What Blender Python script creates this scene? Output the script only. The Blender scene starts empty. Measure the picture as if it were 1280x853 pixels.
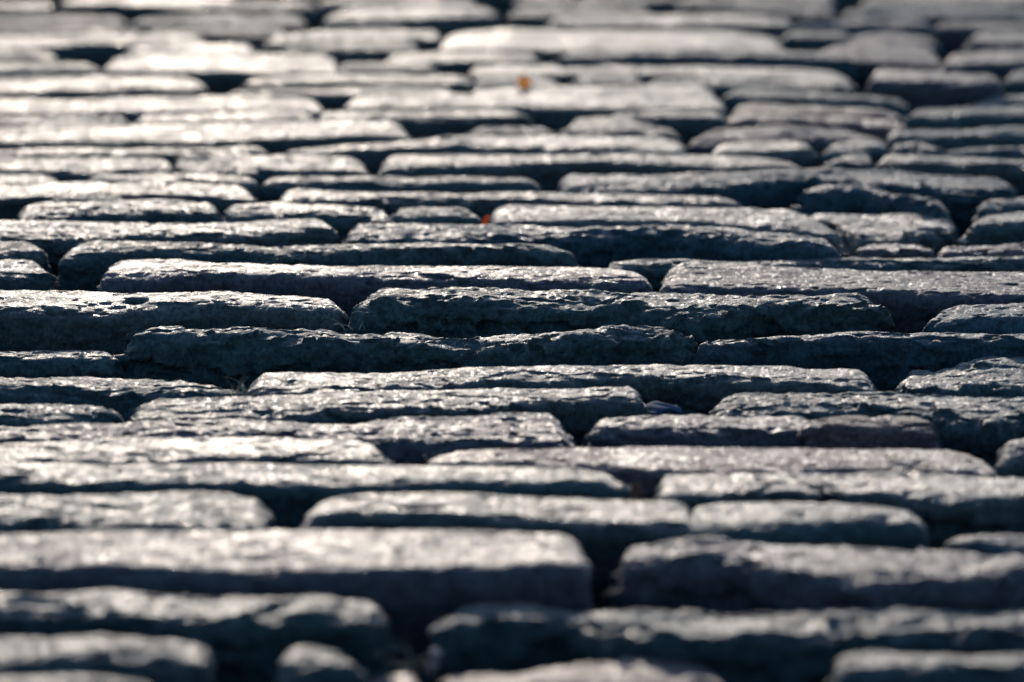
import bpy, math, random
import numpy as np

# ------------------------------------------------------------------ camera, sky, sun, exposure
SC = bpy.context.scene
CAM_H = 0.53                     # metres above the paving: someone crouching with a long lens
LENS, SENSOR = 135.0, 36.0
PITCH = math.radians(10.58)
FOCUS = 2.95
cam_data = bpy.data.cameras.new('camera')
cam = bpy.data.objects.new('camera', cam_data)
SC.collection.objects.link(cam)
cam.location = (0, 0, CAM_H)
cam.rotation_euler = (math.pi / 2 - PITCH, 0, 0)
cam_data.lens, cam_data.sensor_width = LENS, SENSOR
cam_data.clip_start, cam_data.clip_end = 0.05, 3000
cam_data.dof.use_dof = True
cam_data.dof.focus_distance = FOCUS
cam_data.dof.aperture_fstop = 5.9
cam_data.dof.aperture_blades = 0
SC.camera = cam

SUN_EL, SUN_AZ = math.radians(14.5), math.radians(-5)      # ahead of the camera, a little to the left
world = bpy.data.worlds.new('World'); SC.world = world; world.use_nodes = True
wn = world.node_tree.nodes; wl = world.node_tree.links
sky = wn.new('ShaderNodeTexSky'); sky.sky_type = 'NISHITA'; sky.sun_disc = False
sky.sun_elevation = SUN_EL; sky.sun_rotation = SUN_AZ; sky.ozone_density = 5.0
wl.new(sky.outputs[0], wn['Background'].inputs[0]); wn['Background'].inputs[1].default_value = 0.15
sun_data = bpy.data.lights.new('sun', 'SUN'); sun = bpy.data.objects.new('sun', sun_data)
SC.collection.objects.link(sun)
sun_data.energy = 2.0; sun_data.angle = math.radians(0.6); sun_data.color = (1.0, 0.86, 0.72)
sun.rotation_euler = (math.pi / 2 - SUN_EL, 0, math.pi - SUN_AZ)
sun.location = (-2, 8, 4)
SC.view_settings.view_transform = 'Standard'; SC.view_settings.look = 'None'
SC.view_settings.exposure = 0.5; SC.view_settings.gamma = 1.0; SC.view_settings.use_curve_mapping = False
SC.cycles.max_bounces = 5

# ------------------------------------------------------------------ helpers
FPX = LENS / SENSOR * 1280
CP, SP = math.cos(PITCH), math.sin(PITCH)
def kfac(py):                                   # ground distance per metre of drop below the lens
    v = -(np.asarray(py, float) - 426.5) / FPX
    return (CP + v * SP) / -( -SP + v * CP)
def unproj(px, py, z):                          # point of the plane at height z seen at that place of the photograph
    v = -(np.asarray(py, float) - 426.5) / FPX; u = (np.asarray(px, float) - 640) / FPX
    t = (z - CAM_H) / (-SP + v * CP)
    return u * t, (CP + v * SP) * t

def _hash(ix, iy, iz, seed):
    h = (ix.astype(np.int64) * 374761393 + iy.astype(np.int64) * 668265263 + iz.astype(np.int64) * 2147483647 + seed * 974634777) & 0xFFFFFFFF
    h = ((h ^ (h >> 13)) * 1274126177) & 0xFFFFFFFF
    h = ((h ^ (h >> 16)) * 2246822519) & 0xFFFFFFFF
    return h ^ (h >> 15)
def noise(p, scale, seed=0):                    # gradient noise, about -1..1, scale = wavelength (scalar or 3)
    q = p / np.asarray(scale, float); i = np.floor(q).astype(np.int64); f = q - i
    w = f * f * f * (f * (f * 6 - 15) + 10)
    out = 0
    for a in (0, 1):
        for b in (0, 1):
            for c in (0, 1):
                h = _hash(i[:, 0] + a, i[:, 1] + b, i[:, 2] + c, seed)
                g = np.stack([(h & 1023) / 511.5 - 1, ((h >> 10) & 1023) / 511.5 - 1, ((h >> 20) & 1023) / 511.5 - 1], 1)
                d = g[:, 0] * (f[:, 0] - a) + g[:, 1] * (f[:, 1] - b) + g[:, 2] * (f[:, 2] - c)
                wt = (w[:, 0] if a else 1 - w[:, 0]) * (w[:, 1] if b else 1 - w[:, 1]) * (w[:, 2] if c else 1 - w[:, 2])
                out = out + d * wt
    return out * 1.4
def chips(p, scale, seed=0, slope=0.35):        # broken facets: every cell of a Voronoi pattern is its own tilted plane
    sc = np.asarray(scale, float) * np.ones(3)
    q = p / sc; i = np.floor(q).astype(np.int64)
    best = np.full(len(p), 1e9); val = np.zeros(len(p))
    for a in (-1, 0, 1):
        for b in (-1, 0, 1):
            for c in (-1, 0, 1):
                ii = i + (a, b, c); h = _hash(ii[:, 0], ii[:, 1], ii[:, 2], seed); h2 = _hash(ii[:, 0], ii[:, 1], ii[:, 2], seed + 77)
                s = ii + np.stack([(h & 1023) / 1023, ((h >> 10) & 1023) / 1023, ((h >> 20) & 1023) / 1023], 1)
                d = q - s; dd = (d * d).sum(1)
                g = np.stack([(h2 & 1023) / 511.5 - 1, ((h2 >> 10) & 1023) / 511.5 - 1, ((h2 >> 20) & 1023) / 511.5 - 1], 1)
                v = (d * g).sum(1) * slope + ((h2 >> 5) & 255) / 255 - 0.5
                m = dd < best; best[m] = dd[m]; val[m] = v[m]
    return val

def mesh_from(name, verts, quads, mat, smooth=True):
    me = bpy.data.meshes.new(name)
    verts = np.asarray(verts, np.float32); quads = np.asarray(quads, np.int32)
    me.vertices.add(len(verts)); me.vertices.foreach_set('co', verts.ravel())
    me.loops.add(quads.size); me.loops.foreach_set('vertex_index', quads.ravel())
    me.polygons.add(len(quads))
    me.polygons.foreach_set('loop_start', np.arange(0, quads.size, quads.shape[1], dtype=np.int32))
    me.polygons.foreach_set('use_smooth', np.full(len(quads), smooth))
    me.update(calc_edges=True); me.validate()
    if mat: me.materials.append(mat)
    return me
def link(name, me, loc=(0, 0, 0), label=None, cat=None, group=None, kind=None):
    o = bpy.data.objects.new(name, me); SC.collection.objects.link(o); o.location = loc
    for k, v in (('label', label), ('category', cat), ('group', group), ('kind', kind)):
        if v: o[k] = v
    return o

# ------------------------------------------------------------------ materials
def nodes_of(m):
    m.use_nodes = True; return m.node_tree.nodes, m.node_tree.links
def stone_material():
    m = bpy.data.materials.new('worn_stone'); n, l = nodes_of(m); b = n['Principled BSDF']
    tc = n.new('ShaderNodeTexCoord'); oi = n.new('ShaderNodeObjectInfo')
    off = n.new('ShaderNodeVectorMath'); off.operation = 'MULTIPLY_ADD'
    cmb = n.new('ShaderNodeCombineXYZ')
    for k in range(3): l.new(oi.outputs['Random'], cmb.inputs[k])
    l.new(cmb.outputs[0], off.inputs[0]); off.inputs[1].default_value = (37, 53, 71); l.new(tc.outputs['Object'], off.inputs[2])
    def nz(scale, detail, rough=0.6):
        t = n.new('ShaderNodeTexNoise'); t.inputs['Scale'].default_value = scale; t.inputs['Detail'].default_value = detail
        t.inputs['Roughness'].default_value = rough; l.new(off.outputs[0], t.inputs['Vector']); return t
    grain = n.new('ShaderNodeVectorMath'); grain.operation = 'MULTIPLY'; l.new(off.outputs[0], grain.inputs[0]); grain.inputs[1].default_value = (1, .42, .8)
    big, mid, fine = nz(14, 4), nz(70, 5), nz(340, 5, 0.75)
    vor = n.new('ShaderNodeTexVoronoi'); vor.inputs['Scale'].default_value = 430; l.new(grain.outputs[0], vor.inputs['Vector']); l.new(grain.outputs[0], fine.inputs['Vector'])
    # colour: object tone x mottling x mineral grains
    r1 = n.new('ShaderNodeMapRange'); r1.inputs[1].default_value = .3; r1.inputs[2].default_value = .7; r1.inputs[3].default_value = .7; r1.inputs[4].default_value = 1.35
    l.new(big.outputs[0], r1.inputs[0])
    r2 = n.new('ShaderNodeMapRange'); r2.inputs[1].default_value = .3; r2.inputs[2].default_value = .7; r2.inputs[3].default_value = .65; r2.inputs[4].default_value = 1.4
    l.new(mid.outputs[0], r2.inputs[0])
    sepv = n.new('ShaderNodeSeparateColor'); l.new(vor.outputs['Color'], sepv.inputs[0])
    r3 = n.new('ShaderNodeMapRange'); r3.inputs[1].default_value = 0; r3.inputs[2].default_value = 1; r3.inputs[3].default_value = .6; r3.inputs[4].default_value = 1.5
    l.new(sepv.outputs[0], r3.inputs[0])
    m1 = n.new('ShaderNodeMath'); m1.operation = 'MULTIPLY'; l.new(r1.outputs[0], m1.inputs[0]); l.new(r2.outputs[0], m1.inputs[1])
    m2 = n.new('ShaderNodeMath'); m2.operation = 'MULTIPLY'; l.new(m1.outputs[0], m2.inputs[0]); l.new(r3.outputs[0], m2.inputs[1])
    vm = n.new('ShaderNodeVectorMath'); vm.operation = 'SCALE'; l.new(oi.outputs['Color'], vm.inputs[0]); l.new(m2.outputs[0], vm.inputs['Scale'])
    l.new(vm.outputs[0], b.inputs['Base Color'])
    # polish: alpha of the object colour is its mean roughness
    rr = n.new('ShaderNodeMapRange'); rr.inputs[1].default_value = .3; rr.inputs[2].default_value = .7; rr.inputs[3].default_value = -.14; rr.inputs[4].default_value = .30
    mixr = n.new('ShaderNodeMath'); mixr.operation = 'MULTIPLY_ADD'; l.new(mid.outputs[0], mixr.inputs[0]); mixr.inputs[1].default_value = .6
    half = n.new('ShaderNodeMath'); half.operation = 'MULTIPLY'; l.new(big.outputs[0], half.inputs[0]); half.inputs[1].default_value = .4; l.new(half.outputs[0], mixr.inputs[2]); l.new(mixr.outputs[0], rr.inputs[0])
    ad = n.new('ShaderNodeMath'); ad.operation = 'ADD'; l.new(oi.outputs['Alpha'], ad.inputs[0]); l.new(rr.outputs[0], ad.inputs[1]); ad.use_clamp = True
    shiny = n.new('ShaderNodeMapRange'); shiny.inputs[1].default_value = .82; shiny.inputs[2].default_value = .86; shiny.inputs[3].default_value = 0; shiny.inputs[4].default_value = -.20
    l.new(sepv.outputs[1], shiny.inputs[0])
    ad2 = n.new('ShaderNodeMath'); ad2.operation = 'ADD'; ad2.use_clamp = True; l.new(ad.outputs[0], ad2.inputs[0]); l.new(shiny.outputs[0], ad2.inputs[1])
    l.new(ad2.outputs[0], b.inputs['Roughness'])
    b.inputs['Specular IOR Level'].default_value = 0.5
    # fine relief
    h1 = n.new('ShaderNodeMath'); h1.operation = 'MULTIPLY_ADD'; l.new(fine.outputs[0], h1.inputs[0]); h1.inputs[1].default_value = 1.1; l.new(mid.outputs[0], h1.inputs[2])
    h2 = n.new('ShaderNodeMath'); h2.operation = 'MULTIPLY_ADD'; l.new(vor.outputs['Distance'], h2.inputs[0]); h2.inputs[1].default_value = -0.3; l.new(h1.outputs[0], h2.inputs[2])
    bp = n.new('ShaderNodeBump'); bp.inputs['Strength'].default_value = 1.0; bp.inputs['Distance'].default_value = 0.0042
    l.new(h2.outputs[0], bp.inputs['Height']); l.new(bp.outputs[0], b.inputs['Normal'])
    return m
def plain(name, col, rough=.6, scale=200, var=.5, bump=.0006):
    m = bpy.data.materials.new(name); n, l = nodes_of(m); b = n['Principled BSDF']
    tc = n.new('ShaderNodeTexCoord'); t = n.new('ShaderNodeTexNoise'); t.inputs['Scale'].default_value = scale; t.inputs['Detail'].default_value = 6
    l.new(tc.outputs['Object'], t.inputs['Vector'])
    cr = n.new('ShaderNodeMapRange'); cr.inputs[1].default_value = .3; cr.inputs[2].default_value = .7; cr.inputs[3].default_value = 1 - var; cr.inputs[4].default_value = 1 + var
    l.new(t.outputs[0], cr.inputs[0])
    vm = n.new('ShaderNodeVectorMath'); vm.operation = 'SCALE'; vm.inputs[0].default_value = col; l.new(cr.outputs[0], vm.inputs['Scale'])
    l.new(vm.outputs[0], b.inputs['Base Color']); b.inputs['Roughness'].default_value = rough
    bp = n.new('ShaderNodeBump'); bp.inputs['Distance'].default_value = bump; l.new(t.outputs[0], bp.inputs['Height']); l.new(bp.outputs[0], b.inputs['Normal'])
    return m
M_STONE = stone_material()
M_DIRT = plain('joint_soil', (.035, .03, .026), .95, 160, .6, .004)
M_LEAF_ORANGE = plain('orange_leaf', (.65, .20, .03), .55, 300, .3)
M_LEAF_BROWN = plain('brown_leaf', (.16, .11, .08), .6, 300, .3)
M_LEAF_YELLOW = plain('yellow_leaf', (.92, .52, .14), .55, 300, .3)
for m_ in (M_LEAF_ORANGE, M_LEAF_BROWN, M_LEAF_YELLOW):
    n_, l_ = m_.node_tree.nodes, m_.node_tree.links
    tr = n_.new('ShaderNodeBsdfTranslucent'); mx = n_.new('ShaderNodeMixShader'); mx.inputs[0].default_value = .65
    src = n_['Principled BSDF'].inputs['Base Color'].links[0].from_socket
    l_.new(src, tr.inputs[0]); l_.new(n_['Principled BSDF'].outputs[0], mx.inputs[1]); l_.new(tr.outputs[0], mx.inputs[2])
    l_.new(mx.outputs[0], n_['Material Output'].inputs[0])
M_STRAW = plain('dry_straw', (.32, .25, .15), .6, 300, .3)
M_CHIP_SHADED = plain('shaded_chip', (.045, .075, .12), .9, 120, .3); M_CHIP_SHADED.node_tree.nodes['Principled BSDF'].inputs['Specular IOR Level'].default_value = .1  # pale flakes: joint shade and sky reflection put into the dark blue base colour
M_PEBBLE = plain('pebble', (.22, .19, .17), .6, 200, .4)

# ------------------------------------------------------------------ the stones
# every stone: (row, look, far edge of its top, near edge of its lit top, options)   row 1 is the nearest; edges are places in the photograph
GREY, PURP, BLUE, BROWN, PALE = 'grey', 'purple', 'blue', 'brown', 'pale'
TONES = {GREY: (.034, .058, .050), PURP: (.066, .054, .055), BLUE: (.024, .054, .058), BROWN: (.105, .060, .046), PALE: (.052, .060, .049)}
S = []
def st(row, look, T, F, tone=GREY, rough=1.0, gloss=.5, **kw):
    S.append(dict(row=row, look=look, T=T, F=F, tone=tone, rough=rough, gloss=gloss, **kw))

# row 1
st(1, 'sliver of a worn stone top', [(-80,846),(0,845),(100,845),(170,849),(205,856)], [(-80,864),(200,866)], PALE)
st(1, 'small brown stone end', [(446,858),(455,848),(490,844),(525,846),(535,858)], [(450,864),(530,864)], BROWN)
# row 2
st(2, 'rounded stone with bright rim', [(-60,802),(0,801),(150,800),(230,803),(262,812),(268,826)], [(-60,832),(0,832),(130,823),(240,828)], PALE)
st(2, 'short knobbly stone', [(342,845),(348,822),(356,813),(380,807),(415,811),(436,822),(445,840)], [(350,829),(430,829)], GREY, 1.3)
st(2, 'low brownish stone dipping at both ends', [(545,848),(600,843),(640,840),(690,832),(790,829),(855,832),(895,843),(912,858)], [(545,866),(910,868)], BROWN)
st(2, 'dark stone with bright left corner', [(1034,845),(1040,826),(1060,819),(1110,817),(1200,819),(1280,822),(1340,822)], [(1040,838),(1120,840),(1280,842)], GREY)
# row 3
st(3, 'ragged stone with broken near edge', [(-100,742),(0,741),(100,739),(235,740),(290,744),(400,745),(455,748),(478,754),(488,775)], [(-100,764),(0,764),(150,770),(300,778),(400,770),(480,775)], GREY, 1.7)
st(3, 'long dark stone with chipped face', [(545,815),(551,785),(564,767),(580,761),(700,761),(760,764),(900,765),(1000,763),(1100,763),(1280,766),(1360,768)], [(560,784),(640,781),(700,776),(760,795),(850,800),(1000,797),(1100,793),(1280,793)], GREY, 1.7)
# row 4
st(4, 'long broad flat-topped stone', [(-120,666),(0,666),(150,664),(300,665),(450,664),(600,664),(698,668),(728,678),(738,700)], [(-120,709),(0,710),(100,708),(250,713),(300,718),(450,712),(550,716),(680,712),(738,708)], PURP, .55, .54)
st(4, 'long dark stone with wavy top', [(764,725),(768,697),(788,684),(840,676),(890,674),(990,680),(1090,686),(1140,690),(1205,691),(1280,695),(1350,698)], [(766,702),(850,696),(930,706),(990,721),(1090,729),(1140,724),(1280,720)], PURP, 1.2)
# row 5
st(5, 'pitted stone with ragged end', [(-80,620),(0,620),(100,617),(200,616),(280,618),(318,623),(340,636)], [(-80,654),(0,654),(100,660),(340,663)], GREY, 1.5)
st(5, 'smooth stone with curved bright back', [(372,655),(380,643),(400,630),(430,622),(480,618),(560,618),(640,623),(720,624),(780,626),(862,628),(876,640)], [(378,652),(420,645),(480,642),(560,645),(640,650),(760,652),(868,656)], PALE, .8)
st(5, 'short stone sloping down to one end', [(854,655),(862,634),(900,630),(1000,629),(1080,631),(1130,638),(1160,656)], [(868,662),(950,660),(1040,652),(1100,652),(1160,656)], GREY, .9)
st(5, 'sunken stone lost in shadow', [(1172,690),(1182,676),(1230,671),(1280,672),(1330,673)], [(1180,684),(1280,684)], BLUE, 1.2)
# row 6
st(6, 'very long level stone with thin lit top', [(-110,582),(0,580),(350,581),(500,582),(640,583),(730,587),(772,598),(790,618)], [(-110,600),(0,600),(125,602),(250,602),(375,607),(500,607),(640,604),(740,606),(790,612)], GREY, .9, .46)
st(6, 'bright long stone with frayed near edge', [(817,622),(821,602),(832,594),(900,592),(1000,593),(1100,594),(1200,597),(1280,601),(1350,604)], [(822,622),(900,618),(960,611),(1000,610),(1080,617),(1150,626),(1200,627),(1280,621)], PALE, 1.2, .42)
# row 7
st(7, 'broad pale stone with rounded end', [(-100,556),(0,555),(100,550),(200,548),(350,545),(445,549),(476,557),(490,578)], [(-100,578),(0,578),(200,579),(300,574),(420,573),(490,577)], PALE, .8, .40)
st(7, 'smooth tan stone with slanted far end', [(528,583),(550,572),(575,565),(640,562),(890,561),(1090,561),(1185,562),(1226,571),(1254,594)], [(532,582),(640,582),(740,584),(805,589),(890,591),(1065,588),(1254,593)], BROWN, .5, .48)
st(7, 'small bright-topped stone cut by the frame', [(1243,577),(1248,560),(1265,552),(1285,548),(1340,545)], [(1248,575),(1285,567),(1340,566)], PALE)
# row 8
st(8, 'long pitted reddish-grey stone', [(-100,538),(0,535),(100,530),(200,529),(325,527),(400,528),(500,522),(640,519),(688,521),(706,533),(716,556)], [(-100,554),(0,553),(200,549),(400,547),(480,553),(560,553),(640,550),(716,552)], PURP, 1.5)
st(8, 'rough stone with rounded left end', [(729,555),(732,535),(745,525),(790,520),(865,517),(920,521),(985,522),(1012,524),(1022,538)], [(735,540),(800,537),(900,541),(1022,545)], PURP, 1.3)
st(8, 'short red-brown stone', [(1000,545),(1006,526),(1060,519),(1130,518),(1160,522),(1174,535),(1180,558)], [(1002,538),(1080,536),(1180,534)], BROWN, 1.2)
# row 9
st(9, 'short flat stone ending in dark gap', [(-70,508),(0,507),(100,508),(138,511),(152,524)], [(-70,523),(0,523),(80,524),(152,516)], GREY, 1.0)
st(9, 'long bright stone with crisp pitted top', [(163,527),(168,510),(200,500),(300,497),(400,494),(500,489),(640,486),(786,484),(803,491),(810,508)], [(166,524),(250,526),(290,523),(360,523),(420,514),(520,513),(640,506),(740,500),(810,500)], PALE, 1.1, .42)
st(9, 'rough stone with hollow face', [(886,522),(899,501),(920,493),(990,490),(1140,491),(1280,494),(1345,496)], [(892,517),(1000,517),(1100,512),(1180,527),(1240,530),(1280,522)], GREY, 1.8)
# row 10
st(10, 'low stone tapering into dry straw', [(-70,477),(0,475),(100,472),(225,475),(265,482),(306,495)], [(-70,491),(0,491),(100,494),(200,492),(306,496)], GREY, 1.4)
st(10, 'longest pale stone with square broken end', [(309,496),(313,478),(330,468),(425,466),(525,466),(640,460),(790,456),(985,458),(1012,462),(1072,463),(1090,473),(1099,489)], [(314,492),(400,493),(500,484),(640,477),(700,480),(760,473),(830,474),(960,478),(1099,485)], PALE, 1.0, .42)
st(10, 'lumpy stone with deep dimple', [(1123,490),(1129,467),(1140,459),(1170,461),(1205,452),(1230,448),(1280,448),(1340,447)], [(1126,488),(1280,489),(1340,489)], GREY, 1.9)
# row 11
st(11, 'short square greenish stone', [(-70,441),(0,440),(125,437),(141,440),(150,455),(153,472)], [(-70,449),(0,449),(100,448),(153,450)], GREY, 1.2)
st(11, 'dark fractured stone with ragged crest', [(160,468),(163,430),(172,417),(200,412),(400,411),(430,417),(475,419),(525,414),(575,420),(640,414),(740,409),(828,406),(846,412),(857,425),(863,452)], [(163,425),(280,423),(410,424),(520,430),(640,432),(720,421),(800,416),(863,425)], GREY, 2.2)
st(11, 'dark stone with sharp bright rim', [(871,456),(874,436),(888,425),(960,421),(1090,416),(1280,416),(1345,416)], [(874,431),(960,428),(1100,424),(1280,424)], BLUE, 1.2)
# row 12
st(12, 'broad stone with black pit in top', [(-100,367),(0,366),(140,366),(200,366),(275,365),(350,369),(410,374),(428,384),(434,412)], [(-100,389),(0,388),(140,391),(200,385),(300,384),(400,385),(434,386)], PALE, 1.0, .44, pit=(168,377,17,4))
st(12, 'craggy stone split into ledges', [(440,414),(445,386),(468,366),(500,359),(640,362),(715,365),(855,369),(965,367),(1015,369),(1070,369),(1095,377),(1105,395),(1108,412)], [(443,386),(560,378),(640,385),(740,383),(850,390),(900,393),(960,385),(1050,387),(1108,386)], GREY, 2.3)
st(12, 'wedge-shaped stone with pocked top', [(1153,416),(1165,398),(1180,390),(1205,384),(1280,381),(1340,379)], [(1158,406),(1280,402),(1340,402)], BLUE, 1.2)
# row 13
st(13, 'short block with sloping end', [(-60,325),(0,325),(40,327),(56,337),(72,362)], [(-60,347),(0,347),(72,346)], GREY, .9)
st(13, 'long level stone with sparkling top', [(121,366),(125,340),(142,326),(190,323),(275,329),(425,333),(550,333),(640,334),(778,337),(803,342),(812,352),(817,364)], [(124,346),(280,343),(500,348),(640,352),(817,353)], PURP, .9, .46)
st(13, 'broad pinkish grained stone', [(823,367),(831,340),(853,331),(920,331),(990,335),(1090,339),(1280,341),(1350,343)], [(828,362),(940,361),(1000,362),(1100,365),(1280,370),(1350,371)], PURP, .7, .5)
# row 14
st(14, 'stub of a stone with lit rim', [(-60,301),(0,301),(30,302),(54,310),(64,332)], [(-60,318),(0,318),(64,316)], PALE)
st(14, 'tall dark-faced stone', [(73,358),(78,322),(92,306),(120,300),(225,302),(310,305),(356,310),(366,325)], [(78,321),(200,312),(300,312),(357,320)], GREY, 1.1)
st(14, 'long dark stone with narrow lit top', [(336,322),(346,311),(400,308),(450,306),(640,304),(688,308),(712,315),(724,330)], [(350,319),(450,318),(640,312),(724,319)], GREY, 1.1)
st(14, 'thin ridge-like stone', [(756,333),(766,327),(805,324),(960,325),(1090,322),(1280,322),(1340,322)], [(760,331),(850,331),(960,331),(1090,328),(1280,327)], GREY, 1.0)
# row 15
st(15, 'glaring bright stone with rounded end', [(-90,275),(0,275),(100,277),(300,279),(350,275),(395,274),(413,280),(426,302)], [(-90,298),(0,299),(100,300),(180,294),(300,294),(400,287),(426,288)], PALE, .9, .34)
st(15, 'long stone with rippled near face', [(430,308),(435,289),(450,281),(640,280),(865,282),(930,291),(990,295),(1028,300),(1052,318)], [(434,302),(560,302),(640,296),(700,300),(800,292),(860,298),(950,305),(1052,313)], BLUE, 1.7)
st(15, 'small purple-brown stone', [(1064,318),(1078,306),(1140,305),(1158,307),(1168,318)], [(1068,315),(1168,315)], BROWN, 1.3)
st(15, 'purple-brown stone at the frame edge', [(1170,319),(1182,307),(1200,306),(1280,304),(1340,304)], [(1174,317),(1280,315),(1340,315)], BROWN, 1.4)
# row 16
st(16, 'rough stone with glittering crest', [(16,274),(28,259),(60,252),(150,250),(215,250),(268,252),(279,262)], [(22,273),(150,269),(279,270)], GREY, 1.6, .42)
st(16, 'low rough stone sloping down', [(279,268),(286,254),(350,252),(425,260),(478,265),(492,274)], [(282,270),(400,272),(492,276)], GREY, 1.5, .44)
st(16, 'small stone beside the orange leaf', [(486,274),(495,262),(525,259),(575,259),(593,265),(604,278)], [(488,273),(604,272)], GREY, 1.2)
st(16, 'long smooth flat stone with slanted end', [(611,278),(615,263),(635,257),(790,259),(980,262),(1012,272),(1052,297)], [(615,275),(700,277),(800,276),(880,279),(960,288),(1052,293)], PALE, .45, .46)
st(16, 'scooped-out stone with hollow front', [(1011,268),(1090,270),(1160,267),(1186,272),(1197,302)], [(1040,282),(1075,297),(1120,300),(1150,290),(1197,285)], PALE, 1.6, .45)
st(16, 'dark block with bright top corner', [(1208,304),(1213,285),(1226,270),(1280,265),(1340,264)], [(1214,282),(1280,279),(1340,279)], GREY, .9)
# row 17
st(17, 'broad bright stone with torn end', [(-80,232),(0,231),(83,228),(200,227),(296,232),(315,240),(325,250)], [(-80,247),(0,247),(80,244),(200,244),(280,247),(325,249)], PALE, .8, .40)
st(17, 'fragment of stone low in the joint', [(60,252),(80,245),(140,244),(160,252)], [(66,251),(155,251)], GREY)
st(17, 'thin bright-edged stone', [(345,258),(352,242),(370,237),(500,241),(640,241),(840,245),(900,246),(928,254)], [(350,250),(500,248),(640,248),(800,253),(928,254)], PALE, 1.0, .42)
st(17, 'broken stone with shadowed face', [(998,264),(1005,241),(1025,234),(1075,232),(1105,240),(1140,247),(1172,254),(1192,268)], [(1004,246),(1070,241),(1140,254),(1192,262)], BLUE, 1.9)
st(17, 'dull rounded stone cut by the frame', [(1217,268),(1223,257),(1240,249),(1280,247),(1330,246)], [(1224,259),(1280,255),(1330,255)], GREY)
# row 18
st(18, 'small pale stone end', [(-60,217),(0,217),(50,218),(72,223),(79,230)], [(-60,230),(79,229)], PALE, .8, .4)
st(18, 'low bright stone with beaded edge', [(104,229),(122,220),(200,217),(268,219),(318,223),(324,230)], [(108,227),(200,228),(324,228)], PALE, 1.0, .4)
st(18, 'thin even stone', [(325,231),(335,223),(427,222),(500,221),(600,222),(660,224),(678,234)], [(328,229),(500,228),(678,230)], GREY, .9)
st(18, 'long grey-blue stone with rough right half', [(698,240),(704,222),(717,217),(853,218),(903,215),(953,213),(1120,213),(1186,217),(1244,222),(1268,232),(1272,243)], [(702,238),(800,239),(853,235),(950,233),(1000,226),(1060,230),(1150,237),(1272,240)], BLUE, 1.6)
# row 19
st(19, 'broad dull-bright stone', [(-70,198),(0,197),(67,197),(180,197),(212,200),(222,212)], [(-70,214),(0,214),(120,216),(222,210)], PALE, 1.2, .42)
st(19, 'rough stone with lavender shaded front', [(210,207),(222,196),(240,194),(427,195),(442,197),(458,206),(463,219)], [(218,211),(300,215),(427,216),(463,215)], GREY, 1.5, .42)
st(19, 'long level stone with clean lit band', [(473,220),(479,201),(492,194),(627,193),(854,193),(936,195),(978,201),(1007,212)], [(480,213),(530,209),(580,210),(650,205),(740,203),(854,207),(1007,209)], PALE, .8, .44)
st(19, 'small stone with peaked corner', [(1027,215),(1048,197),(1060,192),(1086,192),(1094,204)], [(1035,206),(1094,203)], PALE, 1.2)
st(19, 'long thin-topped stone', [(1090,206),(1100,194),(1120,192),(1186,195),(1280,200),(1345,203)], [(1094,204),(1180,203),(1280,207),(1345,209)], PALE, 1.1)
# row 20
st(20, 'plain even-lit stone', [(-70,188),(0,187),(100,185),(300,184),(325,186),(338,194)], [(-70,193),(0,193),(140,194),(338,191)], GREY, .9, .44)
st(20, 'bowed stone arching in the middle', [(352,195),(368,189),(427,182),(500,176),(560,171),(640,170),(760,171),(830,173),(856,180)], [(358,193),(427,189),(500,184),(570,181),(650,187),(720,186),(856,187)], PALE, .9, .42)
st(20, 'small stone catching a gleam', [(885,194),(896,183),(936,178),(1000,177),(1013,180),(1021,194)], [(890,191),(950,189),(1021,186)], PALE, 1.0, .4)
st(20, 'small dim stone', [(1024,197),(1035,183),(1060,178),(1095,177),(1112,184)], [(1030,190),(1112,183)], GREY, 1.2)
st(20, 'short curved stone', [(1112,186),(1125,178),(1150,179),(1172,185),(1182,190)], [(1116,184),(1182,188)], GREY, 1.1)
st(20, 'dim stone with flat top', [(1178,195),(1200,188),(1240,184),(1285,183),(1340,184)], [(1184,192),(1280,191),(1340,191)], BLUE, 1.2)
# row 21
st(21, 'long very bright stone', [(-70,160),(0,159),(33,157),(200,155),(333,152),(427,151),(490,152),(506,160),(516,171)], [(-70,178),(10,178),(100,176),(250,178),(330,174),(427,170),(516,170)], PALE, .6, .36)
st(21, 'low crumbled stone', [(582,170),(592,160),(610,158),(680,160),(702,168)], [(586,168),(702,169)], GREY, 1.6)
st(21, 'humped rough stone', [(694,168),(718,149),(750,146),(800,152),(838,163),(853,173)], [(700,167),(780,168),(853,172)], GREY, 1.7)
st(21, 'wide dusty-lavender stone', [(858,181),(878,167),(903,160),(986,158),(1050,162),(1075,169),(1108,178)], [(866,178),(950,173),(1050,173),(1108,177)], PURP, 1.2)
st(21, 'dark-faced stone with thin lit rim', [(1107,172),(1112,164),(1153,162),(1203,163),(1236,159),(1280,158),(1340,158)], [(1110,169),(1203,170),(1280,166),(1340,166)], GREY, .9)
# row 22
st(22, 'narrow dull stone', [(-60,147),(0,147),(100,143),(152,145),(164,154)], [(-60,155),(164,154)], GREY)
st(22, 'thin stone in a dark joint', [(166,155),(174,147),(267,143),(380,141),(396,148)], [(170,153),(396,150)], PALE, 1.0, .42)
st(22, 'thin stone with curled end', [(394,149),(404,141),(500,139),(627,138),(655,142),(669,151)], [(398,149),(500,148),(669,147)], PALE, 1.0, .42)
st(22, 'bright-crested stone', [(750,149),(768,142),(800,139),(854,138),(892,139),(909,146)], [(756,147),(909,147)], PALE, .9, .42)
st(22, 'reddish stone curving down', [(906,150),(920,143),(986,143),(1053,146),(1115,151),(1139,160)], [(910,150),(1000,151),(1139,159)], BROWN, 1.0)
st(22, 'dark-fronted stone with even rim', [(1129,150),(1137,140),(1155,137),(1280,133),(1340,132)], [(1134,147),(1200,145),(1280,142),(1340,142)], GREY, .9)
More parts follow.
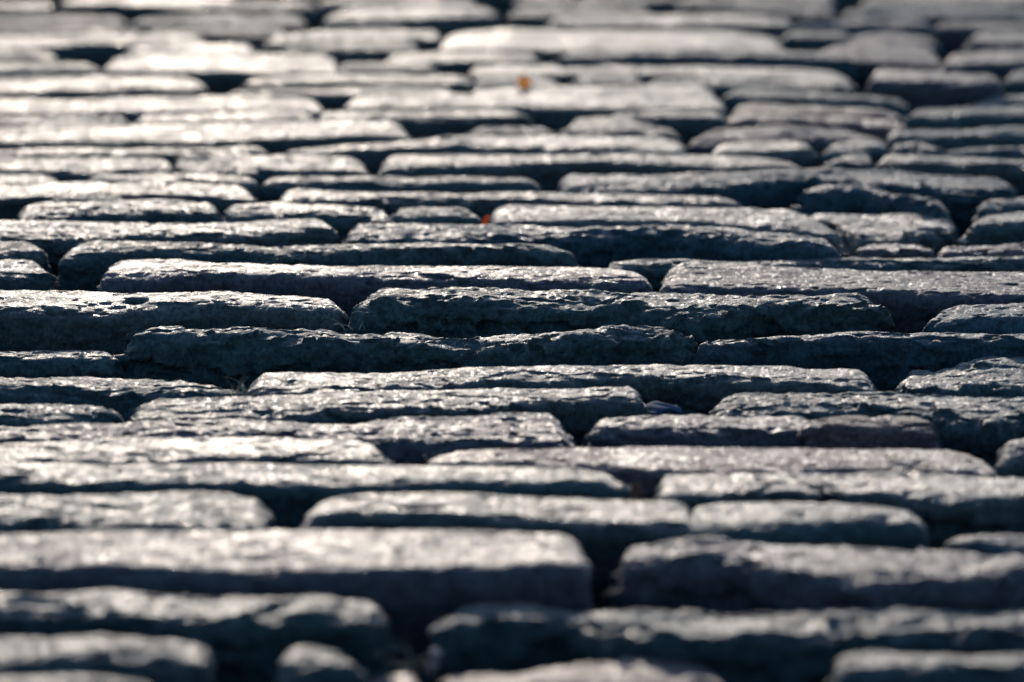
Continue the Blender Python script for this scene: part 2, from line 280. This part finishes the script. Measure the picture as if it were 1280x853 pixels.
# row 23
st(23, 'long pale smooth stone', [(-60,123),(0,123),(100,125),(267,120),(385,122),(400,128),(408,138)], [(-60,140),(0,140),(200,138),(408,136)], PALE, .6, .38)
st(23, 'brightest long bar-like stone', [(427,134),(438,124),(477,118),(660,118),(854,118),(886,120),(903,127),(909,136)], [(432,133),(600,134),(854,135),(909,135)], PALE, .4, .32)
st(23, 'smooth stone with a ruddy tint', [(911,141),(919,133),(940,129),(1020,131),(1100,137),(1131,146)], [(916,140),(1020,139),(1131,145)], BROWN, .8)
# row 24
st(24, 'level bright stone', [(284,118),(300,113),(427,112),(500,109),(555,110),(573,117)], [(290,118),(573,117)], PALE, .8, .4)
st(24, 'shining stone behind the bright bar', [(586,117),(600,110),(660,107),(854,106),(878,107),(895,116)], [(592,117),(854,117),(895,117)], PALE, .6, .36)
st(24, 'curved grey stone', [(901,123),(912,111),(936,107),(1003,112),(1060,117),(1120,123),(1137,132)], [(906,120),(1003,121),(1137,131)], GREY, 1.0)
st(24, 'dim rough stone cut by the frame', [(1204,134),(1230,126),(1260,120),(1290,117),(1340,116)], [(1210,132),(1290,126),(1340,126)], GREY, 1.4)
# row 25
st(25, 'rounded pale stone', [(-60,101),(0,100),(33,97),(133,95),(217,95),(246,101),(262,110)], [(-60,115),(0,115),(130,112),(262,110)], PALE, .6, .38)
st(25, 'low stone with blurred gleam', [(302,109),(316,99),(335,95),(427,93),(575,94),(592,101)], [(308,105),(592,104)], PALE, .8, .42)
st(25, 'stone under the yellow leaf', [(586,105),(595,98),(640,95),(685,96),(702,105)], [(590,104),(702,104)], GREY, .9)
st(25, 'short stone in a row of gaps', [(711,105),(720,96),(760,95),(795,97),(806,105)], [(716,104),(806,104)], GREY, 1.1)
st(25, 'dim stone behind the curved one', [(806,108),(820,100),(900,98),(1040,103),(1075,110)], [(812,106),(1075,110)], GREY, 1.0)
st(25, 'lavender stone with dark notch', [(1084,101),(1094,86),(1153,88),(1236,93),(1252,103)], [(1090,99),(1180,104),(1252,104)], PURP, 1.3)
st(25, 'small stone at the frame edge', [(1250,101),(1262,90),(1285,86),(1340,85)], [(1256,99),(1340,97)], GREY)
# row 26
st(26, 'grey stone with dark shadow under it', [(-60,80),(0,79),(60,77),(105,79),(128,88)], [(-60,90),(60,88),(128,88)], GREY, .8)
st(26, 'wide softly lit stone', [(126,84),(140,73),(180,69),(300,67),(405,68),(422,76),(428,87)], [(132,88),(250,90),(428,90)], PALE, .7, .4)
st(26, 'short pale stone by dark gap', [(418,88),(432,79),(500,77),(535,78),(548,84)], [(424,87),(548,87)], PALE)
st(26, 'long lit stone with drooping end', [(582,94),(590,84),(627,81),(854,82),(986,85),(1040,89),(1064,102)], [(588,92),(854,93),(950,98),(1064,103)], PALE, .7, .42)
# row 27
st(27, 'short beaded pale stone', [(-60,64),(0,63),(48,62),(70,66),(77,73)], [(-60,73),(77,73)], PALE)
st(27, 'small gleaming stone', [(155,68),(172,59),(250,55),(308,57),(321,64)], [(160,65),(321,66)], PALE, 1.0, .38)
st(27, 'bright narrow stone', [(475,79),(488,69),(540,66),(620,65),(662,67),(675,75)], [(480,77),(675,76)], PALE, .8, .38)
st(27, 'stone with blue shaded front', [(695,78),(704,68),(720,65),(854,64),(950,63),(1046,66),(1068,77)], [(700,72),(854,70),(1068,75)], BLUE, 1.1)
st(27, 'broad flat lavender stone', [(1018,70),(1040,58),(1068,53),(1130,55),(1165,60),(1178,72)], [(1026,68),(1090,80),(1178,78)], PURP, .8)
st(27, 'dim lavender stone at frame edge', [(1172,82),(1186,69),(1230,64),(1285,62),(1340,62)], [(1178,80),(1285,77),(1340,77)], PURP, .9)
# row 28
st(28, 'glowing cream stone', [(-60,47),(0,47),(133,43),(233,43),(252,48),(262,56)], [(-60,59),(0,60),(100,55),(262,54)], PALE, .6, .34)
st(28, 'soft pale stone', [(322,60),(348,45),(400,39),(500,36),(545,37),(556,46)], [(328,56),(420,49),(556,48)], PALE, .7, .4)
st(28, 'low pale stone with square end', [(352,65),(366,56),(427,52),(505,50),(520,53),(527,62)], [(358,63),(527,62)], PALE)
st(28, 'thickest glowing cream stone', [(547,61),(556,46),(585,39),(640,35),(700,38),(854,39),(920,41),(962,47),(984,58)], [(552,61),(700,62),(984,62)], PALE, .4, .32)
st(28, 'short stone beside black gap', [(974,49),(988,40),(1040,39),(1055,41),(1066,48)], [(980,47),(1066,48)], GREY)
st(28, 'grey stone ahead of black gap', [(1050,57),(1066,46),(1113,41),(1160,47),(1174,57)], [(1056,54),(1174,55)], PURP)
st(28, 'pale stone below a dark hole', [(1204,56),(1213,45),(1240,41),(1290,41),(1340,41)], [(1210,52),(1290,52),(1340,52)], PALE)
# row 29
st(29, 'dull lavender stone', [(-60,36),(0,35),(90,34),(165,36),(182,42)], [(-60,41),(182,42)], PURP, .7)
st(29, 'soft lit stone', [(178,43),(200,36),(320,33),(350,36),(362,43)], [(184,43),(362,43)], PALE)
st(29, 'smudged pale stone', [(682,33),(694,24),(760,20),(854,18),(940,19),(982,23),(992,30)], [(688,31),(854,32),(992,31)], PALE, .8, .42)
st(29, 'dark lavender stone', [(984,41),(1000,29),(1080,25),(1150,25),(1170,36)], [(990,32),(1170,32)], BLUE, 1.1)
st(29, 'stone above a dark hole', [(1165,38),(1174,28),(1200,26),(1280,28),(1340,28)], [(1170,35),(1340,35)], PURP)
# row 30
st(30, 'hazy grey stone', [(-60,21),(0,21),(100,19),(150,22),(162,29)], [(-60,30),(162,30)], PURP, .7)
st(30, 'hazy pale stone', [(160,31),(186,22),(280,17),(362,17),(378,20),(388,29)], [(166,30),(388,30)], PALE)
st(30, 'bright hazy stone', [(402,31),(412,19),(440,11),(540,9),(606,10),(624,19)], [(408,26),(520,26),(624,19)], PALE, .9, .36)
st(30, 'hazy stone right of dark gap', [(631,22),(645,10),(720,8),(800,8),(816,17)], [(636,19),(816,18)], PALE)
st(30, 'dim hazy stone', [(880,17),(895,12),(950,10),(1030,11),(1046,18)], [(886,16),(1046,18)], PURP)
st(30, 'dark blurred stone', [(1046,22),(1060,13),(1150,10),(1280,12),(1340,12)], [(1052,19),(1340,19)], BLUE)
# row 31
st(31, 'cream blurred stone with rust fleck', [(-60,4),(0,3),(60,4),(80,10)], [(-60,12),(80,12)], PALE, .7, .36)
st(31, 'cream blurred stone', [(76,5),(100,-3),(200,-5),(290,-3),(300,4)], [(82,5),(300,5)], PALE, .7, .34)
st(31, 'pale blurred stone', [(196,13),(212,5),(300,2),(385,2),(398,10)], [(202,11),(398,11)], PALE)
st(31, 'blurred stone with lit top', [(396,4),(410,-4),(500,-6),(590,-4),(600,4)], [(402,5),(600,5)], PALE)
st(31, 'blurred stone among the farthest', [(640,2),(660,-5),(740,-6),(840,-5),(852,3)], [(646,3),(852,3)], PALE)
st(31, 'pale stone before a black gap', [(846,5),(858,-4),(940,-6),(1032,-5),(1044,4)], [(852,6),(1044,7)], PALE)
st(31, 'pale stone past a black gap', [(1072,6),(1082,-4),(1180,-6),(1280,-6),(1340,-6)], [(1078,7),(1280,5),(1340,5)], PALE)
# row 32, seen only as a blur along the upper edge
for x0, x1, look in ((-60, 190, 'cut-off blurred stone'), (206, 420, 'cut-off pale stone'), (436, 640, 'cut-off bright stone'), (656, 880, 'cut-off grey stone'), (896, 1110, 'cut-off dull stone'), (1126, 1340, 'cut-off dim stone')):
    st(32, look, [(x0, -10), (x0 + 12, -17), (x1 - 12, -17), (x1, -10)], [(x0, -9), (x1, -9)], PALE)

# ------------------------------------------------------------------ how high each stone stands: every joint about 3 cm wide
rng = np.random.default_rng(7)
for s in S:
    T, F = [tuple(map(float, p)) for p in s['T']], [tuple(map(float, p)) for p in s['F']]
    if s['row'] >= 22: F = [(x, y + .3) for x, y in F]
    if T[0][0] < 0:   T[0] = (T[0][0] - rng.uniform(60, 260), T[0][1])
    if T[-1][0] > 1281: T[-1] = (T[-1][0] + rng.uniform(60, 260), T[-1][1])
    i = 0
    while i < len(T) - 2 and abs(T[i+1][1] - T[i][1]) > .75 * abs(T[i+1][0] - T[i][0]): i += 1
    j = len(T) - 1
    while j > i + 1 and abs(T[j][1] - T[j-1][1]) > .75 * abs(T[j][0] - T[j-1][0]): j -= 1
    s['Tx'] = np.array([p[0] for p in T[i:j+1]]); s['Ty'] = np.array([p[1] for p in T[i:j+1]])
    s['Fx'] = np.array([p[0] for p in F]); s['Fy'] = np.array([p[1] for p in F])
    s['bx'] = (T[i][0], T[j][0]); s['fx'] = (min(T[0][0], T[i][0]), max(T[-1][0], T[j][0]))
    s['x0'], s['x1'] = s['fx']
n = len(S); rows = []; rhs = []; pairs = []
for a in range(n):
    for b in range(n):
        if a == b: continue
        A, B = S[a], S[b]
        o0, o1 = max(A['x0'], B['x0'], -40), min(A['x1'], B['x1'], 1320)
        if o1 - o0 < 25: continue
        xs = np.linspace(o0 + 8, o1 - 8, 7)
        yF = np.interp(xs, A['Fx'], A['Fy']); yB = np.interp(xs, B['Tx'], B['Ty'])
        if yB.mean() < yF.mean() - 6 or np.interp(xs, A['Tx'], A['Ty']).mean() >= yB.mean() - 3: continue
        # nothing in between
        xm = .5 * (o0 + o1); blocked = False
        for c in range(n):
            if c in (a, b) or not (S[c]['x0'] + 5 < xm < S[c]['x1'] - 5): continue
            yc = np.interp(xm, S[c]['Tx'], S[c]['Ty'])
            if np.interp(xm, A['Tx'], A['Ty']) + 2 < yc < np.interp(xm, B['Tx'], B['Ty']) - 2: blocked = True; break
        if blocked: continue
        pairs.append((a, b, float(kfac(yF).mean()), float(kfac(yB).mean()), min(1.0, (o1 - o0) / 250)))
LAM, G0 = 1.3, .029
Z = np.zeros(n); W = np.ones(len(pairs))
for it in range(12):
    A_ = np.zeros((len(pairs) + n, n)); b_ = np.zeros(len(pairs) + n)
    for r, (a, b, kF, kB, w) in enumerate(pairs):
        ww = w * W[r]
        A_[r, a] = -kF * ww; A_[r, b] = kB * ww; b_[r] = (G0 - CAM_H * (kF - kB)) * ww
    for i in range(n): A_[len(pairs) + i, i] = LAM
    Z = np.linalg.lstsq(A_, b_, rcond=None)[0]
    gaps = np.array([(CAM_H - Z[a]) * kF - (CAM_H - Z[b]) * kB for a, b, kF, kB, w in pairs])
    W = np.where(gaps < .022, np.minimum(W * 1.5, 12), W)
Z = np.clip(Z, -.045, .045)
for i, s in enumerate(S):
    s['z'] = float(Z[i]); s['cf'] = .05; s['cb'] = .03
for (a, b, kF, kB, w) in pairs:
    g = (CAM_H - Z[a]) * kF - (CAM_H - Z[b]) * kB
    S[a]['cf'] = min(S[a]['cf'], g); S[b]['cb'] = min(S[b]['cb'], g)
print('stones', n, 'pairs', len(pairs), 'gap min/med', gaps.min(), np.median(gaps), 'z', Z.min(), Z.max(), Z.std())

BASE = -0.085
def box_lattice(nx, ny, nz):
    """Vertices (in -1..1) and quads of the top and four sides of a box; the side rows run down from the top."""
    key = {}; V = []; Q = []
    def vid(i, j, k):
        t = (i, j, k)
        if t not in key: key[t] = len(V); V.append(t)
        return key[t]
    ids_top = np.arange((nx + 1) * (ny + 1)).reshape(nx + 1, ny + 1)
    I, J = np.meshgrid(np.arange(nx + 1), np.arange(ny + 1), indexing='ij')
    P = [np.stack([I.ravel(), J.ravel(), np.full(I.size, nz)], 1)]
    quads = [np.stack([ids_top[:-1, :-1], ids_top[1:, :-1], ids_top[1:, 1:], ids_top[:-1, 1:]], -1).reshape(-1, 4)]
    ring = [(i, 0) for i in range(nx)] + [(nx, j) for j in range(ny)] + [(i, ny) for i in range(nx, 0, -1)] + [(0, j) for j in range(ny, 0, -1)]
    ring = np.array(ring); prev = ids_top[ring[:, 0], ring[:, 1]]; base = (nx + 1) * (ny + 1); m = len(ring)
    for k in range(nz - 1, -1, -1):
        P.append(np.concatenate([ring, np.full((m, 1), k)], 1)); cur = base + np.arange(m); base += m
        quads.append(np.stack([prev, cur, np.roll(cur, -1), np.roll(prev, -1)], -1)); prev = cur
    # closing face underneath as a fan of quads is not needed: the foot is bedded in the soil
    return np.concatenate(P).astype(float), np.concatenate(quads)

def build_stone(s, seed):
    z = s['z']
    yb0, yf0 = s['Ty'].mean(), s['Fy'].mean()
    dist = (CAM_H - z) * kfac((yb0 + yf0) / 2); scale = FPX / dist
    rb = max(.004, min(.011, .33 * s['cb'])); rf = max(.005, min(.018, .45 * s['cf']))
    tb = 0.008; tf = max(.007, min(.013, .8 * rf)); re = min(.008, .2 * (s['x1'] - s['x0']) / scale)
    L = (s['x1'] - s['x0']) / scale
    yFm = np.interp(.5 * (s['x0'] + s['x1']), s['Fx'], s['Fy'])
    Dd = abs((CAM_H - z) * (kfac(yb0) - kfac(yf0))) + rb + rf
    Hh = z - BASE
    infocus = abs(dist - FOCUS) < .5
    res = .0016 if infocus else (.003 if dist < 3.9 else .0042)
    nx = int(np.clip(L / res, 24, 420)); ny = int(np.clip(Dd / res, 12, 90)); nz = int(np.clip(.05 / res, 8, 26))
    P, Q = box_lattice(nx, ny, nz)
    a = P[:, 0] / nx; t = P[:, 1] / ny; k = P[:, 2] / nz            # t: 0 = near edge, 1 = far edge
    # metres inside an upright block
    X = a * L; Yb = t * Dd; Zb = np.where(k > 0, (k - 1) * .05, -Hh)   # sides are fine for the upper 5 cm, the last row drops to the foot
    rz = np.where(t < .5, tf, tb)
    qx = np.clip(X, re, L - re); qy = np.clip(Yb, rf, Dd - rb); qz = np.minimum(Zb, -rz)
    ry = np.where(t < .5, rf, rb)
    d = np.stack([(X - qx) / re, (Yb - qy) / ry, (Zb - qz) / rz], 1)
    mx = np.abs(d).max(1); nn = np.linalg.norm(d, axis=1); f = np.where(nn > 1e-9, mx / np.maximum(nn, 1e-9), 1)
    d2 = d * f[:, None]
    X2 = qx + d2[:, 0] * re; Y2 = qy + d2[:, 1] * ry; Z2 = qz + d2[:, 2] * rz
    N = d2 / np.stack([np.full(len(X), re), ry, rz], 1); N /= np.maximum(np.linalg.norm(N, axis=1, keepdims=True), 1e-9)
    topness = np.clip(N[:, 2], 0, 1)
    # plan: straighten into the outline read off the photograph
    ue = np.clip(X2 / L, 0, 1)
    tt = np.clip((Y2 - rf) / max(Dd - rf - rb, 1e-4), 0, 1)         # 0 at near lit edge, 1 at far edge
    xb = s['bx'][0] + ue * (s['bx'][1] - s['bx'][0]); xf = s['fx'][0] + ue * (s['fx'][1] - s['fx'][0])
    co = np.polyfit(s['Tx'], s['Ty'], 1) if len(s['Tx']) > 2 else np.polyfit(s['Tx'], s['Ty'], 1)
    yT = np.interp(xb, s['Tx'], s['Ty']); yTl = np.polyval(co, xb); resid = np.clip(yT - yTl, -14, 14)
    yF = np.interp(xf, s['Fx'], s['Fy']); yFl = np.interp(.5 * (s['x0'] + s['x1']), s['Fx'], s['Fy']); 
    kfT = kfac(yTl + .45 * resid); kfF = kfac(yF)
    kfF = np.minimum(kfF, kfT - .02 / (CAM_H - z))                 # at least 2 cm of lit top everywhere
    DT = (CAM_H - z) * kfT; DF = np.minimum((CAM_H - z) * kfF + .65 * rf * float(np.clip((4.3 - dist) / 1.2, .4, 1)), (CAM_H - z) * kfT - .012)
    Xw_b = (xb - 640) / FPX * np.hypot(DT, CAM_H - z); Xw_f = (xf - 640) / FPX * np.hypot(DF, CAM_H - z)
    Xw = Xw_f + (Xw_b - Xw_f) * tt
    Yw = DF + (DT - DF) * tt + np.where(Y2 < rf, Y2 - rf, 0) + np.where(Y2 > Dd - rb, Y2 - (Dd - rb), 0)
    Zw = z + Z2 - .55 * resid / scale * (.35 + .65 * tt) * np.clip((Z2 + Hh) / Hh, 0, 1)
    p = np.stack([Xw, Yw, Zw], 1); q = p + seed * 3.17
    r = s['rough'] * (1.25 if s['row'] <= 4 else 1)
    edge = np.clip(1 - topness * 1.0, 0, 1)
    # worn crown: slightly domed, undulating, broken along the edges
    disp = .0022 * noise(q, (.16, .09, .09), seed) * r ** .5 + .0016 * noise(q, (.05, .035, .035), seed + 1) * r
    near = np.exp(-((Y2 - rf * .6) / .018) ** 2)                   # the near arris is where setts break
    cw = (.18 + .9 * edge + .8 * near) * r
    disp += .0032 * cw * chips(q + .006 * np.stack([noise(q, .02, seed + 2), noise(q, .02, seed + 3), noise(q, .02, seed + 4)], 1), (.05, .026, .016), seed + 5, .55)
    disp += .0016 * cw * chips(q, (.017, .010, .008), seed + 6, .6)
    disp += .0009 * (.3 + .6 * r) * (.6 + .8 * edge) * noise(q, (.014, .011, .011), seed + 7) + .0013 * (.35 + .5 * r) * (.6 + .6 * edge) * noise(q, (.0065, .012, .006), seed + 8)
    pits = np.clip(noise(q, (.022, .014, .02), seed + 9) - .45, 0, 1)
    disp -= .006 * pits * r
    disp -= .005 * np.clip(noise(q, (.013, .009, .009), seed + 10) - .40, 0, 1) * (.6 + .5 * r)
    if 'pit' in s:
        cx, cy, wx, wy = s['pit']
        px_, py_ = unproj(cx, cy, z); wxm, wym = wx / scale, wy / scale / math.sin(math.atan2(CAM_H, dist))
        e = np.exp(-(((Xw - px_) / wxm) ** 2 + ((Yw - py_) / wym) ** 2 * 1.0) ** 2 * 2)
        disp -= .009 * e * (1 + 1.1 * noise(q, .012, seed + 11))
    p += N * disp[:, None] * np.where(k > 0, 1, .3)[:, None]
    o = p[:, :].copy(); c = np.array([p[:, 0].mean(), p[:, 1].mean(), BASE]); o -= c
    me = mesh_from('paving_stone', o, Q, M_STONE)
    return me, c

ORD = 'leftmost|second from left|third from left|fourth from left|fifth from left|sixth from left|seventh from left|eighth from left'.split('|')
NUM = 'zero one two three four five six seven eight nine ten eleven twelve thirteen fourteen fifteen sixteen seventeen'.split()
byrow = {}
for s in S: byrow.setdefault(s['row'], []).append(s)
NROW = max(byrow)
for r, ss in byrow.items():
    ss.sort(key=lambda s: s['x0'] + s['x1'])
    for i, s in enumerate(ss):
        place = 'rightmost' if i == len(ss) - 1 and i > 0 else ORD[i]
        rowname = 'the nearest row' if r == 1 else 'the farthest row' if r == NROW else f'row {NUM[r]} from the front' if r <= 16 else f'row {NUM[NROW + 1 - r]} from the back'
        s['label'] = f"{s['look']}, {place} in {rowname}"; assert len(s['label'].split()) <= 16, s['label']
for i, s in enumerate(S):
    me, c = build_stone(s, i + 1)
    o = link('paving_stone', me, c, s['label'], 'paving stone', 'paving stones laid in rows')
    base = np.array(TONES[s['tone']]) * rng.uniform(.85, 1.15)
    s['obj'] = o
    o.color = (*base, max(s['gloss'], .43) + float(np.interp(s['row'], [2, 7, 14, 20, 26], [-.05, .03, .05, .09, .12])) + rng.uniform(-.02, .05))

# ------------------------------------------------------------------ ground: soil in the joints, one sheet out to the horizon
def axis(lo, hi, step):
    core = np.arange(lo, hi + 1e-6, step); out = []; d = step
    x = hi
    while x < 900: d *= 1.5; x += d; out.append(x)
    neg = []; d = step; x = lo
    while x > -900: d *= 1.5; x -= d; neg.append(x)
    return np.array(neg[::-1] + list(core) + out)
gx, gy = axis(-1.3, 1.3, .012), axis(1.7, 6.2, .012)
GX, GY = np.meshgrid(gx, gy, indexing='ij'); gp = np.stack([GX.ravel(), GY.ravel(), np.zeros(GX.size)], 1)
inside = (np.abs(gp[:, 0]) < 2) & (gp[:, 1] > 1) & (gp[:, 1] < 7)
gp[:, 2] = -.058
gp[inside, 2] += .007 * noise(gp[inside] * (1, 1, 0), .09, 901) + .003 * noise(gp[inside] * (1, 1, 0), .03, 902)
ids = np.arange(GX.size).reshape(GX.shape)
gq = np.stack([ids[:-1, :-1], ids[1:, :-1], ids[1:, 1:], ids[:-1, 1:]], -1).reshape(-1, 4)
link('ground', mesh_from('ground', gp, gq, M_DIRT), kind='structure')

# ------------------------------------------------------------------ the same paving carrying on outside the frame, as part of the street
def street_rest():
    VV, QQ, base = [], [], 0; r = np.random.default_rng(21)
    P, Q = box_lattice(16, 6, 4)
    boxes = []
    for s in S:
        o = s['obj']; co = np.empty(len(o.data.vertices) * 3, np.float32); o.data.vertices.foreach_get('co', co); co = co.reshape(-1, 3)
        boxes.append((co[:, 0].min() + o.location.x, co[:, 0].max() + o.location.x, co[:, 1].min() + o.location.y, co[:, 1].max() + o.location.y))
    y = 0.9
    while y < 14:
        w = r.uniform(.085, .105); half = .16 * y + 1.0
        hit = [b for b in boxes if b[2] < y + w - .018 and b[3] > y + .018]
        if hit:
            spans = [(-half, min(b[0] for b in hit) - .015), (max(b[1] for b in hit) + .015, half)]
        else: spans = [(-half, half)]
        if y + w > 1.83 and y < 5.8:                             # only beside the stones built one by one
            m = .135 * y + .04; L_, R_ = [spans[0][1] if len(spans) > 1 else 0, spans[-1][0] if len(spans) > 1 else 0]
            spans = [(-half, min(L_, -m)), (max(R_, m), half)]
        for x0, x1 in spans:
            x = x0 + r.uniform(0, .1)
            while x < x1 - .06:
                L = min(r.uniform(.18, .42), x1 - x)
                a = P[:, 0] / 16; t = P[:, 1] / 6; k = P[:, 2] / 4
                fx = np.clip(np.minimum(a, 1 - a) * L / .014, 0, 1); fy = np.clip(np.minimum(t, 1 - t) * w / .014, 0, 1)
                top = k > .99
                p = np.stack([x + a * (L - .015), y + t * (w - .012), np.where(top, -.010 * (1 - fx * fy), -.012 - (1 - k) * .07) + r.uniform(-.012, .012)], 1)
                p[:, 2] += np.where(top, .004 * noise(p + 5, .05, 31), 0); p[:, :2] += .003 * np.stack([noise(p, .04, 32), noise(p, .04, 33)], 1)
                VV.append(p); QQ.append(Q + base); base += len(p); x += L + .012
        y += w + .016
    o = link('street', mesh_from('street', np.concatenate(VV), np.concatenate(QQ), M_STONE), kind='structure'); o.color = (.05, .052, .048, .6)
street_rest()

# ------------------------------------------------------------------ small things lying in the joints
from mathutils import Vector, Matrix
def sheet(name, w, h, thick, curl, mat, at, rot, label, cat, pointed=True, seed=1):
    """A leaf or flake: a thin closed sheet with a curled section, w along, h across."""
    nu, nv = 16, 8; V = []; r = np.random.default_rng(seed)
    for side in (0, 1):
        for i in range(nu + 1):
            for j in range(nv + 1):
                u = i / nu; v = j / nv * 2 - 1
                half = h / 2 * ((math.sin(math.pi * min(1, .06 + u * .94)) ** .7) if pointed else (.75 + .25 * math.sin(5 * u + seed)))
                ang = v * curl
                yy = half * (math.sin(ang) / curl if curl > .01 else v); zz = half * ((math.cos(ang) - 1) / curl if curl > .01 else 0)
                zz += .12 * w * math.sin(u * 2.4 + seed) + .03 * h * math.sin(9 * u + 4 * v)
                V.append(((u - .5) * w, yy, zz - side * thick))
    m = (nu + 1) * (nv + 1); Q = []
    idx = lambda s, i, j: s * m + i * (nv + 1) + j
    for i in range(nu):
        for j in range(nv):
            Q.append((idx(0, i, j), idx(0, i + 1, j), idx(0, i + 1, j + 1), idx(0, i, j + 1)))
            Q.append((idx(1, i, j), idx(1, i, j + 1), idx(1, i + 1, j + 1), idx(1, i + 1, j)))
    for i in range(nu):
        Q.append((idx(0, i, 0), idx(1, i, 0), idx(1, i + 1, 0), idx(0, i + 1, 0))); Q.append((idx(0, i, nv), idx(0, i + 1, nv), idx(1, i + 1, nv), idx(1, i, nv)))
    for j in range(nv):
        Q.append((idx(0, 0, j), idx(0, 0, j + 1), idx(1, 0, j + 1), idx(1, 0, j))); Q.append((idx(0, nu, j), idx(1, nu, j), idx(1, nu, j + 1), idx(0, nu, j + 1)))
    o = link(name, mesh_from(name, V, Q, mat), at, label, cat); o.rotation_euler = rot
    return o
def on(px, py, z): x, y = unproj(px, py, z); return (float(x), float(y), z)
R = math.radians
sheet('fallen_leaf', .013, .009, .0004, 1.6, M_LEAF_ORANGE, on(607, 276, -.004), (R(70), R(-60), R(20)), 'tiny orange leaf scrap caught in a joint behind the long stone', 'leaf', seed=2)
sheet('fallen_leaf', .016, .015, .0004, 1.5, M_LEAF_BROWN, on(795, 617, -.006), (R(20), R(-75), R(70)), 'curled brown dead leaf wedged upright between two stone ends', 'leaf', seed=3)
sheet('fallen_leaf', .016, .020, .0004, .5, M_LEAF_YELLOW, on(656, 101, .012), (R(48), R(5), R(15)), 'small yellow-orange leaf out of focus on a far stone', 'leaf', seed=4)
sheet('fallen_leaf', .024, .02, .0004, .6, M_LEAF_BROWN, on(72, 3, .014), (R(50), R(-10), R(-20)), 'blurred rusty leaf on the bright stones at the far edge', 'leaf', seed=5)
sheet('fallen_leaf', .007, .006, .0004, .8, M_LEAF_BROWN, on(71, 356, .004), (R(60), R(-30), R(40)), 'brown leaf crumb beside the sloping block end', 'leaf', seed=6)
sheet('stone_flake', .024, .030, .002, .05, M_CHIP_SHADED, on(829, 512, -.022), (R(2), R(-3), R(10)), 'flat pale blue flake in the gap by the bright pitted stone', 'flake', pointed=False, seed=7)
sheet('stone_flake', .023, .012, .0012, .2, M_CHIP_SHADED, on(941, 414, -.020), (R(20), R(6), R(-4)), 'thin pale sliver leaning behind the sharp-rimmed dark stone', 'flake', pointed=False, seed=8)

def tuft(at, blades, label, seed):
    r = np.random.default_rng(seed); V = []; Q = []
    for k in range(blades):
        L = r.uniform(.010, .024); az = r.uniform(0, 2 * math.pi); lean = r.uniform(.3, 1.3); w = r.uniform(.0003, .0006)
        b = np.array([r.uniform(-.010, .010), r.uniform(-.006, .006), 0]); base = len(V)
        for i in range(7):
            u = i / 6; a = lean * (.5 + .7 * u)
            c = b + L * u * np.array([math.cos(az) * math.sin(a), math.sin(az) * math.sin(a), math.cos(a)])
            rr = w * (1 - .8 * u)
            for q in range(4): V.append(tuple(c + rr * np.array([math.cos(q * math.pi / 2 + az), math.sin(q * math.pi / 2 + az), .2 * (-1) ** q])))
            if i:
                for q in range(4): Q.append((base + (i - 1) * 4 + q, base + (i - 1) * 4 + (q + 1) % 4, base + i * 4 + (q + 1) % 4, base + i * 4 + q))
    link('dry_grass_tuft', mesh_from('dry_grass_tuft', V, Q, M_STRAW), at, label, 'dry grass')
tuft(on(303, 495, -.006), 16, 'dry straw sprigs at the square end of the longest pale stone', 1)
tuft(on(531, 582, -.012), 3, 'single dry blades at the tip of the smooth tan stone', 2)
tuft(on(522, 842, -.022), 9, 'blurred dry stalks in the wide near joint', 3)
tuft(on(436, 412, -.006), 6, 'dry bits in the joint left of the craggy ledged stone', 4)
tuft(on(866, 458, -.020), 5, 'dry bits in the joint left of the sharp-rimmed stone', 5)
tuft(on(1062, 320, -.006), 8, 'olive dry debris at the end of the rippled stone', 6)

def pebble(at, size, label, seed):
    nu, nv = 16, 10
    th, ph = np.meshgrid(np.linspace(0, 2 * math.pi, nu, endpoint=False), np.linspace(.02, math.pi - .02, nv), indexing='ij')
    p = np.stack([np.cos(th) * np.sin(ph), np.sin(th) * np.sin(ph), .7 * np.cos(ph)], -1).reshape(-1, 3)
    p *= (1 + .35 * noise(p + seed * 3, .9, seed))[:, None] * size / 2
    ids = np.arange(nu * nv).reshape(nu, nv); n2 = np.roll(ids, -1, 0)
    q = np.stack([ids[:, :-1], ids[:, 1:], n2[:, 1:], n2[:, :-1]], -1).reshape(-1, 4)
    o = link('pebble', mesh_from('pebble', p, q, M_PEBBLE), at, label, 'pebble')
pebble(on(545, 818, -.018), .0065, 'pinkish pebble in the wide near joint, the upper of two', 11)
pebble(on(541, 832, -.022), .006, 'duller pebble in the wide near joint, the lower of two', 12)
pebble(on(1153, 689, -.006), .005, 'pale grit grain beside the shadowed sunken stone', 13)
pebble(on(1204, 302, -.006), .007, 'small pebble at the foot of the dark block', 14)
